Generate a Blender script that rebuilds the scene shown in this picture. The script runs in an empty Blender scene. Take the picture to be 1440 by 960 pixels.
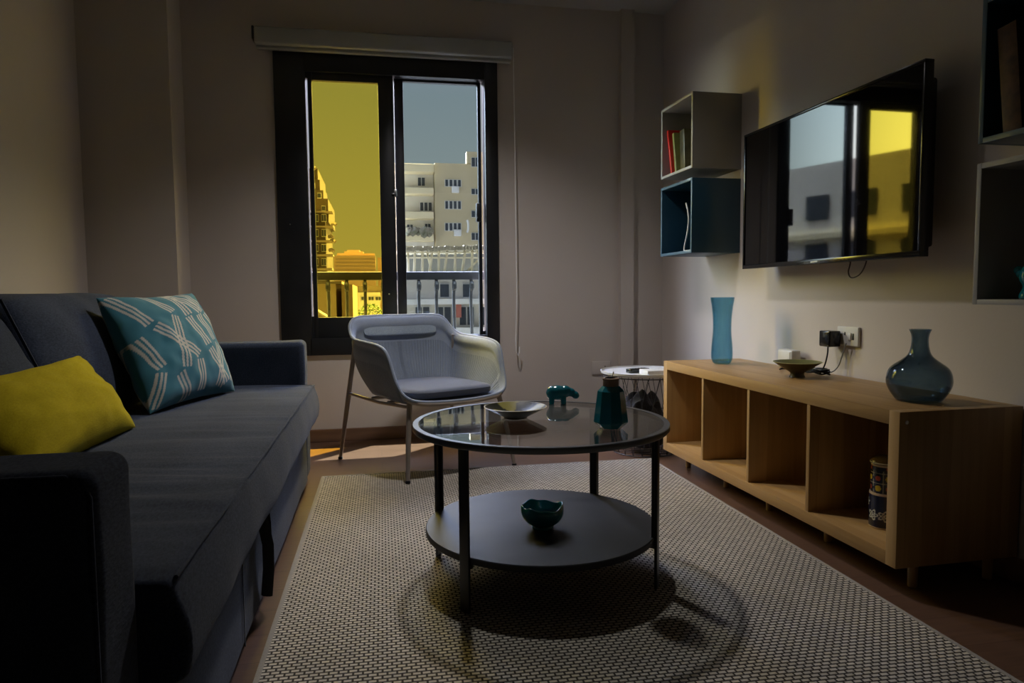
import bpy, bmesh, math, random
from mathutils import Vector, Matrix, noise
random.seed(7)
sc = bpy.context.scene
COL = sc.collection
PI = math.pi
sin, cos = math.sin, math.cos

# ------------------------------------------------------------------ camera
FPX, PITCH, YAW, ROLL, CH = 968.43, .0679, .1907, -.0090, .8105
FW = Vector((sin(YAW)*cos(PITCH), cos(YAW)*cos(PITCH), -sin(PITCH)))
RT0 = Vector((cos(YAW), -sin(YAW), 0)); UP0 = RT0.cross(FW)
RT = RT0*cos(ROLL) + UP0*sin(ROLL); UP = -RT0*sin(ROLL) + UP0*cos(ROLL)
CAM = Vector((0, 0, CH))
def at(u, v, y):
    r = RT*((u-720)/FPX) + UP*((480-v)/FPX) + FW
    return CAM + r*(y/r.y)
cd = bpy.data.cameras.new('camera'); cam = bpy.data.objects.new('camera', cd); COL.objects.link(cam)
cd.sensor_width = 36; cd.lens = FPX/1440*36; cd.clip_start = .02; cd.clip_end = 1000
cam.matrix_world = Matrix(((RT.x, UP.x, -FW.x, 0), (RT.y, UP.y, -FW.y, 0), (RT.z, UP.z, -FW.z, CH), (0, 0, 0, 1)))
sc.camera = cam

# ------------------------------------------------------------------ materials
MATS = {}
def mat(name, col=(.5,.5,.5), rough=.6, metal=0, spec=.5, **kw):
    m = bpy.data.materials.new(name); m.use_nodes = True
    b = m.node_tree.nodes['Principled BSDF']
    b.inputs['Base Color'].default_value = (*col, 1); b.inputs['Roughness'].default_value = rough
    b.inputs['Metallic'].default_value = metal; b.inputs['Specular IOR Level'].default_value = spec
    for k, v in kw.items(): b.inputs[k].default_value = v
    MATS[name] = m; return m
class NT:
    def __init__(s, m): s.t = m.node_tree; s.b = s.t.nodes.get('Principled BSDF'); s.m = m
    def n(s, typ, ins=None, **kw):
        x = s.t.nodes.new(typ)
        for k, v in kw.items(): setattr(x, k, v)
        for k, v in (ins or {}).items():
            if isinstance(v, bpy.types.NodeSocket): s.t.links.new(v, x.inputs[k])
            else: x.inputs[k].default_value = v
        return x
    def link(s, a, b): s.t.links.new(a, b)
    def coord(s, kind='Object', scale=(1,1,1), rot=(0,0,0)):
        c = s.n('ShaderNodeTexCoord'); mp = s.n('ShaderNodeMapping', {'Vector': c.outputs[kind], 'Scale': scale, 'Rotation': rot}); return mp.outputs[0]
    def noise(s, vec, scale, detail=3, rough=.5): return s.n('ShaderNodeTexNoise', {'Vector': vec, 'Scale': scale, 'Detail': detail, 'Roughness': rough}).outputs['Fac']
    def ramp(s, fac, stops):
        r = s.n('ShaderNodeValToRGB', {'Fac': fac}); e = r.color_ramp.elements
        while len(e) < len(stops): e.new(.5)
        for q, (p, c) in zip(e, stops): q.position = p; q.color = (*c, 1)
        return r.outputs[0]
    def bump(s, h, st, dist): s.link(s.n('ShaderNodeBump', {'Height': h, 'Strength': st, 'Distance': dist}).outputs[0], s.b.inputs['Normal'])
def noisy(name, c1, c2, scale, rough=.7, bump=0, bscale=None, stretch=(1,1,1), detail=4, kind='Object', **kw):
    m = mat(name, c1, rough, **kw); t = NT(m); v = t.coord(kind, stretch)
    f = t.noise(v, scale, detail); t.link(t.ramp(f, [(.3, c1), (.7, c2)]), t.b.inputs['Base Color'])
    if bump: t.bump(t.noise(t.coord(kind), bscale or scale*4, 3), bump, .003)
    return m
wall_m = noisy('wall_paint', (.50,.455,.415), (.55,.50,.455), 1.3, .85, .12, 90)
ceil_m = noisy('ceiling_paint', (.42,.42,.41), (.46,.46,.45), 1.2, .9)
ext_m = mat('outer_render', (.45,.4,.33), .9)
# dark brown wood floor, planks
def floor_mat():
    m = mat('floor_wood', (.1,.05,.03), .32); t = NT(m); v = t.coord('Object')
    br = t.n('ShaderNodeTexBrick', {'Vector': t.coord('Object', rot=(0,0,0)), 'Color1': (.130,.075,.048,1), 'Color2': (.112,.064,.041,1), 'Mortar': (.07,.04,.027,1), 'Scale': 1, 'Mortar Size': .0015, 'Brick Width': 1.2, 'Row Height': .13, 'Bias': 0})
    g = t.noise(t.coord('Object', (2.5, 26, 1)), 3, 5, .6)
    mx = t.n('ShaderNodeMix', {0: .75}, data_type='RGBA', blend_type='MULTIPLY')
    t.link(br.outputs[0], mx.inputs[6]); t.link(t.ramp(g, [(.25, (.55,.5,.48)), (.75, (1.25,1.15,1.1))]), mx.inputs[7])
    t.link(mx.outputs[2], t.b.inputs['Base Color'])
    t.link(t.ramp(g, [(0, (.26,)*3), (1, (.42,)*3)]), t.b.inputs['Roughness']); t.bump(g, .12, .002)
    return m
floor_m = floor_mat()
base_m = noisy('baseboard_wood', (.14,.075,.045), (.2,.11,.065), 3, .4, stretch=(1,12,12))
def wood_mat(name, a, b_, c, axis=0):
    m = mat(name, a, .42); t = NT(m)
    sc_ = [22, 22, 22]; sc_[axis] = 1.1
    g = t.noise(t.coord('Object', tuple(sc_)), 2.2, 5, .6)
    sc2 = [9, 9, 9]; sc2[axis] = .12
    bd = t.n('ShaderNodeTexVoronoi', {'Vector': t.coord('Object', tuple(sc2)), 'Scale': 1.0}); 
    mx = t.n('ShaderNodeMix', {0: .45}, data_type='RGBA', blend_type='MIX')
    t.link(t.ramp(g, [(.25, a), (.5, b_), (.78, c)]), mx.inputs[6])
    t.link(t.ramp(t.n('ShaderNodeSeparateColor', {0: bd.outputs['Color']}).outputs[0], [(.2, a), (.8, c)]), mx.inputs[7])
    t.link(mx.outputs[2], t.b.inputs['Base Color']); t.bump(g, .06, .001)
    return m
OA, OB, OC = (.27,.148,.047), (.37,.22,.08), (.47,.30,.12)
oak_z = wood_mat('oak_veneer_upright', OA, OB, OC, 2)
oak_y = wood_mat('oak_veneer_lengthwise', OA, OB, OC, 1)
black_m = noisy('black_aluminium', (.010,.011,.013), (.016,.017,.02), 8, .38)
blackmetal_m = noisy('black_powder_coated_metal', (.012,.012,.013), (.02,.02,.022), 20, .4)
def fres(t, ior):
    g = t.n('ShaderNodeNewGeometry'); mm = t.n('ShaderNodeMix', {0: g.outputs['Backfacing'], 2: ior, 3: 1/ior}, data_type='FLOAT')
    return t.n('ShaderNodeFresnel', {'IOR': mm.outputs[0]})
def glass_thin(name, tint, ior=1.45, rough=0.0):
    m = mat(name); t = NT(m); t.t.nodes.remove(t.b)
    tr = t.n('ShaderNodeBsdfTransparent', {'Color': (*[c**.5 for c in tint], 1)}); gl = t.n('ShaderNodeBsdfGlossy', {'Roughness': rough, 'Color': (1,1,1,1)})
    fr = fres(t, ior); mx = t.n('ShaderNodeMixShader', {0: fr.outputs[0], 1: tr.outputs[0], 2: gl.outputs[0]})
    t.link(mx.outputs[0], t.t.nodes['Material Output'].inputs[0]); return m
gold_glass = glass_thin('gold_tinted_pane', (.97,.76,.09))
blue_glass = glass_thin('blue_grey_tinted_pane', (.60,.73,.755))
table_glass = glass_thin('smoky_table_glass', (.72,.76,.75), 1.85)
def fabric(name, c1, c2, sc_=260, rough=.95, sheen=.3, bump=.5):
    m = mat(name, c1, rough, spec=.2); t = NT(m); v = t.coord('Object')
    a = t.noise(t.coord('Object', (1, .35, 1)), sc_, 2); b = t.noise(v, 4, 4, .6)
    ad = t.n('ShaderNodeMath', {0: a, 1: b}, operation='ADD'); hf = t.n('ShaderNodeMath', {0: ad.outputs[0], 1: .5}, operation='MULTIPLY')
    t.link(t.ramp(hf.outputs[0], [(.35, c1), (.65, c2)]), t.b.inputs['Base Color'])
    t.b.inputs['Sheen Weight'].default_value = sheen; t.b.inputs['Sheen Roughness'].default_value = .45
    t.bump(a, bump, .0015); return m
sofa_m = fabric('charcoal_woven_fabric', (.018,.025,.043), (.047,.06,.094), 260, .95, .07, .6)
yellow_m = fabric('mustard_velvet', (.42,.325,.004), (.52,.41,.007), 300, .95, 0, .3)
chair_m = fabric('blue_grey_chair_fabric', (.20,.235,.30), (.28,.325,.40), 420, .75, .2, .3)
chairrib_m = fabric('ribbed_blue_grey_fabric', (.15,.18,.235), (.24,.28,.345), 420, .8, .2, .3)
pad_m = fabric('dark_grey_seat_fabric', (.065,.075,.10), (.10,.112,.145), 420, .9, .2, .3)
legmetal_m = noisy('warm_grey_lacquered_steel', (.30,.26,.22), (.36,.31,.27), 14, .35, metal=.3)
strap_m = fabric('black_webbing', (.012,.012,.014), (.02,.02,.022), 500)
cream_m = mat('white_plastic', (.62,.61,.58), .4)
whitepl_m = noisy('white_matt_plastic', (.6,.6,.58), (.66,.66,.64), 20, .45)
greywhite_m = noisy('white_blind_cassette', (.33,.34,.325), (.37,.38,.365), 4, .5)
teal_m = noisy('teal_glazed_ceramic', (.006,.12,.165), (.012,.18,.23), 9, .07, spec=.7)
tealbowl_m = noisy('turquoise_glazed_ceramic', (.008,.17,.21), (.02,.27,.31), 9, .08, spec=.7)
bluebox_m = noisy('dark_blue_lacquer', (.014,.052,.085), (.018,.062,.10), 3, .35)
greybox_m = noisy('light_grey_lacquer', (.30,.29,.27), (.34,.33,.31), 3, .5)
olive_m = noisy('dark_olive_glaze', (.06,.05,.025), (.10,.085,.04), 14, .3)
screen_m = mat('tv_screen', (.002,.002,.003), .03, spec=.5)
tvb_m = mat('glossy_black_bezel', (.006,.006,.007), .16)
cork_m = noisy('cork', (.24,.15,.10), (.33,.22,.15), 60, .8)
wire_m = noisy('black_wire', (.015,.015,.017), (.022,.022,.025), 30, .4)
traywhite_m = noisy('white_lacquered_tray', (.62,.63,.62), (.68,.69,.68), 6, .3)
def vase_glass(name, tint, body):
    m = mat(name); t = NT(m); t.t.nodes.remove(t.b)
    lw = t.n('ShaderNodeLayerWeight', {'Blend': .35}); tm = t.n('ShaderNodeMix', {0: lw.outputs['Facing'], 6: (*tint, 1), 7: (*[c**3.2 for c in tint], 1)}, data_type='RGBA'); tr = t.n('ShaderNodeBsdfTransparent', {'Color': tm.outputs[2]}); df = t.n('ShaderNodeBsdfTranslucent', {'Color': (*body, 1)})
    d2 = t.n('ShaderNodeBsdfDiffuse', {'Color': (*body, 1)}); ad = t.n('ShaderNodeMixShader', {0: .5, 1: df.outputs[0], 2: d2.outputs[0]})
    gl = t.n('ShaderNodeBsdfGlossy', {'Roughness': .04}); fr = fres(t, 1.45)
    m1 = t.n('ShaderNodeMixShader', {0: .04, 1: tr.outputs[0], 2: ad.outputs[0]}); mx = t.n('ShaderNodeMixShader', {0: fr.outputs[0], 1: m1.outputs[0], 2: gl.outputs[0]})
    t.link(mx.outputs[0], t.t.nodes['Material Output'].inputs[0]); return m
vblue_m = vase_glass('petrol_blue_glass', (.66,.83,.89), (.03,.17,.25))
vsmoke_m = vase_glass('smoky_blue_glass', (.60,.685,.75), (.05,.09,.12))
# woven rug
def rug_mat():
    m = mat('woven_rug', (.4,.36,.3), .95, spec=.1); t = NT(m)
    br = t.n('ShaderNodeTexBrick', {'Vector': t.coord('Object', rot=(0,0,0)), 'Color1': (.62,.56,.47,1), 'Color2': (.50,.455,.38,1), 'Mortar': (.07,.062,.055,1), 'Scale': 1, 'Mortar Size': .0026, 'Mortar Smooth': .35, 'Brick Width': .0205, 'Row Height': .0125, 'Bias': 0}, offset=.5)
    n = t.noise(t.coord('Object'), 3, 4); mx = t.n('ShaderNodeMix', {0: .5}, data_type='RGBA', blend_type='MULTIPLY')
    t.link(br.outputs[0], mx.inputs[6]); t.link(t.ramp(n, [(.3, (.75,.75,.75)), (.7, (1.1,1.1,1.1))]), mx.inputs[7]); t.link(mx.outputs[2], t.b.inputs['Base Color'])
    inv = t.n('ShaderNodeMath', {0: 1.0, 1: br.outputs['Fac']}, operation='SUBTRACT'); t.bump(inv.outputs[0], .9, .004); return m
rug_m = rug_mat(); rugedge_m = fabric('rug_binding', (.22,.2,.17), (.3,.27,.23), 400)
def attr_mat(name, rough=.8, spec=.3, sheen=0):
    m = mat(name, (1,1,1), rough, spec=spec); t = NT(m)
    a = t.n('ShaderNodeAttribute'); a.attribute_name = 'col'; t.link(a.outputs[0], t.b.inputs['Base Color'])
    t.b.inputs['Sheen Weight'].default_value = sheen
    t.bump(t.noise(t.coord('Object'), 350, 2), .25, .001); return m
pattern_m = attr_mat('teal_patterned_cotton', .9, .2, .15)
floral_m = attr_mat('painted_floral_ceramic', .15, .6)
olivebowl_m = attr_mat('green_gold_lacquer', .35, .1)

# ------------------------------------------------------------------ mesh helpers
def finish(name, bm, m, parent=None, smooth=True, loc=None, rot=None, angle=35, mats=None):
    me = bpy.data.meshes.new(name); bmesh.ops.recalc_face_normals(bm, faces=bm.faces); bm.to_mesh(me); bm.free()
    for q in (mats or [m]): me.materials.append(q)
    for p in me.polygons: p.use_smooth = smooth
    if smooth:
        try: me.set_sharp_from_angle(angle=math.radians(angle))
        except Exception: pass
    o = bpy.data.objects.new(name, me); COL.objects.link(o)
    if parent: o.parent = parent
    if loc: o.location = loc
    if rot: o.rotation_euler = rot
    return o
def mark(bm, before, m4=None, mi=0):
    new = [v for v in bm.verts if v not in before]
    if m4 is not None: bmesh.ops.transform(bm, matrix=m4, verts=new)
    return new
def box(bm, x0, x1, y0, y1, z0, z1, bev=0, seg=2, m4=None, mi=0):
    vs = [bm.verts.new((x, y, z)) for x in (x0, x1) for y in (y0, y1) for z in (z0, z1)]
    idx = [(0,1,3,2), (4,6,7,5), (0,4,5,1), (2,3,7,6), (0,2,6,4), (1,5,7,3)]
    fs = [bm.faces.new([vs[i] for i in f]) for f in idx]
    for f in fs: f.material_index = mi
    if m4 is not None: bmesh.ops.transform(bm, matrix=m4, verts=vs)
    if bev:
        es = list({e for f in fs for e in f.edges})
        r = bmesh.ops.bevel(bm, geom=es, offset=bev, segments=seg, profile=.5, affect='EDGES')
        for f in r['faces']: f.material_index = mi
def tube(bm, pts, r, seg=8, closed=False, cap=True, mi=0, sx=1.0):
    pts = [Vector(p) for p in pts]; n = len(pts); rings = []; prev = None
    for i, p in enumerate(pts):
        if closed: d = pts[(i+1) % n] - pts[i-1]
        else: d = pts[min(i+1, n-1)] - pts[max(i-1, 0)]
        d.normalize()
        if prev is None:
            a = Vector((0,0,1)) if abs(d.z) < .9 else Vector((1,0,0)); u = d.cross(a).normalized()
        else: u = (prev - d*prev.dot(d)).normalized()
        prev = u; w = d.cross(u); rr = r[i] if isinstance(r, (list, tuple)) else r
        rings.append([bm.verts.new(p + (u*cos(2*PI*k/seg)*sx + w*sin(2*PI*k/seg))*rr) for k in range(seg)])
    m = n if closed else n-1
    for i in range(m):
        a, b = rings[i], rings[(i+1) % n]
        for k in range(seg):
            f = bm.faces.new((a[k], a[(k+1) % seg], b[(k+1) % seg], b[k])); f.material_index = mi
    if cap and not closed: bm.faces.new(rings[0]).material_index = mi; bm.faces.new(rings[-1][::-1]).material_index = mi
def lathe(bm, prof, seg=32, c=(0,0,0), wob=None, mi=0):
    rings = []
    for i, (r, z) in enumerate(prof):
        if r < 1e-5: rings.append([bm.verts.new((c[0], c[1], c[2]+z))]); continue
        ring = []
        for k in range(seg):
            a = 2*PI*k/seg; rr, zz = (r, z) if wob is None else wob(r, z, a, i)
            ring.append(bm.verts.new((c[0]+rr*cos(a), c[1]+rr*sin(a), c[2]+zz)))
        rings.append(ring)
    for a, b in zip(rings, rings[1:]):
        if len(a) == 1 and len(b) == 1: continue
        for k in range(seg):
            k2 = (k+1) % seg
            if len(a) == 1: f = bm.faces.new((a[0], b[k2], b[k]))
            elif len(b) == 1: f = bm.faces.new((a[k], a[k2], b[0]))
            else: f = bm.faces.new((a[k], a[k2], b[k2], b[k]))
            f.material_index = mi
    return rings
def soft(bm, c, h, n=(10,10,10), p=6, fn=None):
    """rounded, slightly puffy block: superellipsoid-like box, centre c, half sizes h"""
    vs = {}
    def V(i, j, k):
        if (i, j, k) not in vs:
            q = Vector((2*i/n[0]-1, 2*j/n[1]-1, 2*k/n[2]-1))
            s = [math.copysign(abs(t)**.8, t) for t in q]; q2 = Vector(s)
            L = (sum(abs(t)**p for t in q2))**(1/p); mx = max(abs(t) for t in q2)
            q2 = q2*(mx/L) if L else q2
            P = Vector((q2.x*h[0], q2.y*h[1], q2.z*h[2]))
            if fn: P = fn(P, q2)
            vs[(i, j, k)] = bm.verts.new(P + Vector(c))
        return vs[(i, j, k)]
    for a in range(3):
        b, d = (a+1) % 3, (a+2) % 3
        for side in (0, n[a]):
            for i in range(n[b]):
                for j in range(n[d]):
                    q = []
                    for (x, y) in ((i,j), (i+1,j), (i+1,j+1), (i,j+1)):
                        t = [0,0,0]; t[a] = side; t[b] = x; t[d] = y; q.append(V(*t))
                    bm.faces.new(q if side else q[::-1])
def empty(name, label=None, cat=None, loc=(0,0,0), rz=0, group=None, kind=None):
    o = bpy.data.objects.new(name, None); COL.objects.link(o); o.location = loc; o.rotation_euler = (0,0,rz); o.empty_display_size = .05
    tag(o, label, cat, group, kind); return o
def tag(o, label=None, cat=None, group=None, kind=None):
    if label: o['label'] = label
    if cat: o['category'] = cat
    if group: o['group'] = group
    if kind: o['kind'] = kind
    return o
def B(): return bmesh.new()
def one(name, m, parent, *a, **k):
    bm = B(); box(bm, *a, **k); return finish(name, bm, m, parent)
def fbm(p, s): return noise.noise(Vector(p)*s)

# ------------------------------------------------------------------ frame of the right wall
KX, KY, KROT = 1.3302, 1.5565, .0147
RWM = Matrix.Translation((KX, KY, 0)) @ Matrix.Rotation(KROT, 4, 'Z')
WA = .3966                                   # wall plane in that frame
def rw(a, b, z=0): return RWM @ Vector((a, b, z))
Y = 3.938; CZ = 2.45; XL = -1.39; YF = -3.2

# ------------------------------------------------------------------ room shell
def struct(name, bm, m, **k): return tag(finish(name, bm, m, smooth=False, **k), kind='structure')
bm = B(); box(bm, XL-.2, 2.1, YF-.2, Y+.12, -.12, 0); struct('floor', bm, floor_m)
bm = B(); box(bm, XL-.2, 2.1, YF-.2, Y+.12, CZ, CZ+.15); struct('ceiling', bm, ceil_m)
WX0, WX1, WZ0, WZ1 = -.524, .686, .485, 2.131
bm = B()
for (x0, x1, z0, z1) in ((XL-.2, WX0, 0, CZ), (WX1, 2.1, 0, CZ), (WX0, WX1, 0, WZ0), (WX0, WX1, WZ1, CZ)): box(bm, x0, x1, Y, Y+.12, z0, z1)
struct('wall_back', bm, wall_m)
bm = B(); box(bm, XL-.2, XL, YF-.2, Y, 0, CZ); struct('wall_left', bm, wall_m)
bm = B(); box(bm, WA, WA+.2, YF-2, Y-KY-.002, 0, CZ, m4=RWM); struct('wall_right', bm, wall_m)
bm = B(); box(bm, XL, 2.0, YF-.2, YF, 0, CZ); struct('wall_front', bm, wall_m)
bm = B(); box(bm, XL, -.979, 3.70, Y, 0, CZ); struct('trim_1', bm, wall_m)        # left column
bm = B(); box(bm, 1.412, 1.492, 3.895, Y, 0, CZ); struct('trim_2', bm, wall_m)    # right pilaster
bm = B(); box(bm, -.979, 1.41, Y-.014, Y, 0, .071, .003); box(bm, 1.492, 1.66, Y-.014, Y, 0, .071, .003); struct('baseboard_back', bm, base_m)
bm = B(); box(bm, WA-.014, WA, -4.5, Y-KY-.03, 0, .071, .003, m4=RWM); struct('baseboard_right', bm, base_m)
bm = B(); box(bm, XL, XL+.014, YF, 3.69, 0, .071, .003); struct('baseboard_left', bm, base_m)

# ------------------------------------------------------------------ window
win = empty('window_1', None, None, (0, Y, 0), kind='structure')
FD = .085
bm = B()     # outer frame
box(bm, WX0, -.362, -.02, FD, WZ0, WZ1, .004); box(bm, .612, WX1, -.02, FD, WZ0, WZ1, .004)
box(bm, -.374, .612, -.02, FD, 2.016, WZ1, .004); box(bm, -.374, .612, -.02, FD, WZ0, .580, .004)
finish('outer_frame', bm, black_m, win)
bm = B()     # left sash (inner track)
box(bm, -.3515, -.329, .0, .03, .575, 2.02, .003); box(bm, .021, .104, .0, .03, .575, 2.02, .003)
box(bm, -.329, .021, .0, .03, .575, .694, .003); box(bm, -.329, .021, .0, .03, 1.976, 2.02, .003); box(bm, -.38, -.35, .0, .03, 1.984, 2.02); box(bm, -.38, -.35, .0, .03, .57, .70)
s1 = finish('left_sash', bm, black_m, win)
one('gold_glass_pane', gold_glass, s1, -.329, .021, .012, .016, .694, 1.976)['label'] = 'pane of gold yellow tinted glass'
bm = B()     # right sash (outer track)
box(bm, .109, .160, .045, .075, .575, 2.02, .003); box(bm, .579, .598, .045, .075, .575, 2.02, .002)
box(bm, .160, .579, .045, .075, .575, .583, .002); box(bm, .109, .598, .045, .075, 2.006, 2.022, .002); box(bm, .598, .62, .045, .075, .57, .60)
s2 = finish('right_sash', bm, black_m, win)
one('clear_glass_pane', blue_glass, s2, .160, .579, .058, .062, .583, 2.010)['label'] = 'pane of cool blue grey glass'
bm = B(); box(bm, .098, .1135, -.004, .0, 1.36, 1.40, .002); box(bm, .086, .1, -.012, .0, 1.372, 1.378, .001); finish('latch', bm, mat('zinc', (.5,.5,.5), .3, 1), win)['label'] = 'small zinc latch'
bm = B(); box(bm, .562, .59, .01, .045, 1.23, 1.335, .004); box(bm, .566, .574, .0, .012, 1.25, 1.256, .001); finish('handle_block', bm, black_m, win)
for (x, z) in ((-.44, .55), (-.46, 1.2), (.06, .82)):
    bm = B(); lathe(bm, [(0, .004), (.003, .003), (.004, 0)], 10); bmesh.ops.transform(bm, matrix=Matrix.Translation((x, -.0205, z)) @ Matrix.Rotation(PI/2, 4, 'X'), verts=bm.verts); finish('screw_cap', bm, MATS['zinc'], win)

# roller blind cassette and its cord
bl = empty('roller_blind', 'white roller blind cassette above the window with hanging white cord', 'blind', (0, Y, 2.17))
bm = B(); box(bm, -.606, .764, -.085, -.001, -.045, .046, .012, 3); finish('cassette', bm, greywhite_m, bl)
bm = B(); box(bm, -.618, -.606, -.075, -.003, -.02, .048, .004); finish('end_cap', bm, black_m, bl)['label'] = 'dark end cap'
bm = B(); box(bm, -.60, .758, -.06, -.03, -.062, -.045, .004); finish('bottom_bar', bm, greywhite_m, bl)
bm = B()
cp = [(.772, -.05, .02), (.776, -.05, -.4), (.779, -.05, -1.0), (.781, -.05, -1.35), (.777, -.05, -1.5), (.772, -.05, -1.62), (.775, -.052, -1.69), (.785, -.055, -1.712), (.793, -.055, -1.69), (.795, -.05, -1.66)]
tube(bm, cp, .003, 6); finish('pull_cord', bm, mat('cord_white', (.8,.8,.78), .5), bl)

# ------------------------------------------------------------------ balcony railing outside
rl = empty('balcony_railing', 'black iron railing with curved bellied balusters outside the window', 'railing', (0, Y+.33, 0))
bm = B(); box(bm, -1.1, 1.3, -.03, .03, .905, .955, .006); finish('handrail', bm, blackmetal_m, rl)
bm = B(); box(bm, -1.1, 1.3, -.015, .015, .42, .445, .003); finish('lower_rail', bm, blackmetal_m, rl)
ironc = noisy('weathered_iron', (.022,.024,.024), (.05,.052,.05), 30, .8, spec=.1)
bal_me = None
xs = []
x = at(462, 420, Y+.33).x
dx = (at(664, 420, Y+.33).x - x)/8.05
for i in range(-7, 17):
    xx = x + dx*i
    if -1.05 < xx < 1.28: xs.append(xx)
for i, xx in enumerate(xs):
    if bal_me is None:
        bm = B()
        pp = [(0, 0, .905), (0, -.005, .86), (0, .02, .80), (0, .012, .70), (0, -.005, .6), (0, -.03, .52), (0, -.01, .45)]
        tube(bm, pp, .010, 8)
        for zc in (.865, .49):     # scrolls at the head and foot
            tube(bm, [(0, -.02+.022*cos(a*PI/6)-.005, zc+.026*sin(a*PI/6)) for a in range(-2, 8)], .009, 6, sx=1.4)
        o = finish('baluster', bm, ironc, rl, loc=(xx, 0, 0)); bal_me = o.data
    else:
        o = bpy.data.objects.new('baluster', bal_me); COL.objects.link(o); o.parent = rl; o.location = (xx, 0, 0)
bm = B(); box(bm, -1.6, 1.9, 4.062, 4.45, .30, .42); tag(finish('trim_3', bm, ext_m, smooth=False), kind='structure')   # balcony slab

# ------------------------------------------------------------------ exterior
GZ = -16
def pane_m(c, r=.3): return mat('far_window_glass', c, r)
fw_m = mat('far_window_glass', (.055,.065,.075), .6, spec=.1); fwf_m = mat('far_window_frame', (.55,.55,.50), .8)
beige_m = noisy('beige_render', (.48,.41,.25), (.54,.46,.29), .3, .9, detail=5)
parap_m = noisy('cream_parapet_render', (.70,.61,.38), (.76,.67,.43), .4, .9)
pale_m = noisy('pale_render', (.50,.48,.41), (.58,.56,.48), .5, .9)
ac_m = mat('ac_white', (.68,.68,.65), .5)
concrete_m = noisy('dusty_concrete', (.36,.35,.31), (.45,.43,.38), .4, .9)
def px_box(bm, u0, u1, v0, v1, y, d, **k):
    a, b = at(u0, v0, y), at(u1, v1, y); box(bm, a.x, b.x, y-(k.pop('out', 0)), y+d, b.z, a.z, **k)
def part_px(name, m, parent, u0, u1, v0, v1, y, d, out=0, **k):
    bm = B(); px_box(bm, u0, u1, v0, v1, y, d, out=out, **k); o = finish(name, bm, m, None, smooth=False)
    o.parent = parent; o.matrix_parent_inverse = Matrix.Translation(-parent.location); return o
def far_window(parent, u0, u1, v0, v1, y, n=3):
    f = part_px('window', fwf_m, parent, u0, u1, v0, v1, y, .1, out=.06)
    bm = B(); a, b = at(u0, v0, y), at(u1, v1, y); w = (b.x-a.x); g = w*.05
    for i in range(n): box(bm, a.x+w*i/n+g, a.x+w*(i+1)/n-g, y-.10, y-.05, b.z+.06, a.z-.06)
    o = finish('pane', bm, fw_m, None, smooth=False); o.parent = f
    return f
# A: beige apartment block on the right
YA = 85
bA = empty('apartment_building', 'beige apartment block with cream balconies seen through the right pane', 'building', (at(620, 400, YA).x, YA, GZ))
bm = B(); px_box(bm, 611, 760, 229, 600, YA, 12); px_box(bm, 656, 760, 213, 232, YA-.3, 1); px_box(bm, 552, 611, 229, 242, YA, 12)
px_box(bm, 552, 611, 229, 600, YA+1.6, 10)
w = finish('wall', bm, beige_m, None, smooth=False); w.parent = bA; w.matrix_parent_inverse = Matrix.Translation(-bA.location)
part_px('loggia_wall', pale_m, bA, 552, 611, 242, 346, YA+1.5, .1)
for v0, v1 in ((229.5, 241.5), (263, 272.5), (297, 307), (329, 338.5)):
    part_px('balcony', parap_m, bA, 550, 610, v0, v1, YA-.6, 2.2)
for (u0, u1, v0, v1, n) in ((587, 598, 249, 262, 2), (590, 608, 284, 297, 3), (572, 581, 315, 326, 2), (597, 606, 314, 326, 2)):
    far_window(bA, u0, u1, v0, v1, YA+1.45, n)
for v0, v1 in ((252, 263), (282, 294.5), (313, 325)): far_window(bA, 625, 649, v0, v1, YA, 4)
for v0, v1 in ((221, 235), (265, 274), (296, 306), (327, 338)): far_window(bA, 662.5, 674, v0, v1, YA-.3 if v0 < 230 else YA, 2)
for u, v in ((640, 267), (643, 327.5)):
    bm = B(); a = at(u-5, v-4.5, YA); b = at(u+5, v+4.5, YA); box(bm, a.x, b.x, YA-.55, YA, b.z, a.z, .04)
    b2 = B(); lathe(b2, [(0, .02), (.28, .02), (.3, 0), (.24, 0), (.24, .012)], 16); bmesh.ops.transform(b2, matrix=Matrix.Translation(((a.x+b.x)/2, YA-.56, (a.z+b.z)/2)) @ Matrix.Rotation(PI/2, 4, 'X'), verts=b2.verts)
    tmp = bpy.data.meshes.new('fan'); b2.to_mesh(tmp); b2.free(); bm.from_mesh(tmp)
    o = finish('air_conditioner', bm, ac_m, None); o.parent = bA; o.matrix_parent_inverse = Matrix.Translation(-bA.location)
bm = B()
tube(bm, [at(655+2.5*cos(t)+1, 318-9*sin(t), YA-.8) for t in [(-1.3+.2*i) for i in range(14)]], .14, 6)
o = finish('satellite_dish', bm, ac_m, None); o.parent = bA; o.matrix_parent_inverse = Matrix.Translation(-bA.location)
# planters on the third balcony
bm = B()
for i in range(26):
    c = at(random.uniform(572, 610), random.uniform(322, 330), YA-.9); r = random.uniform(.25, .5)
    bmesh.ops.create_icosphere(bm, subdivisions=1, radius=r, matrix=Matrix.Translation(c))
o = finish('balcony_plants', bm, noisy('far_plants', (.16,.17,.10), (.25,.2,.16), 2, .9), None); o.parent = bA; o.matrix_parent_inverse = Matrix.Translation(-bA.location)

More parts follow.
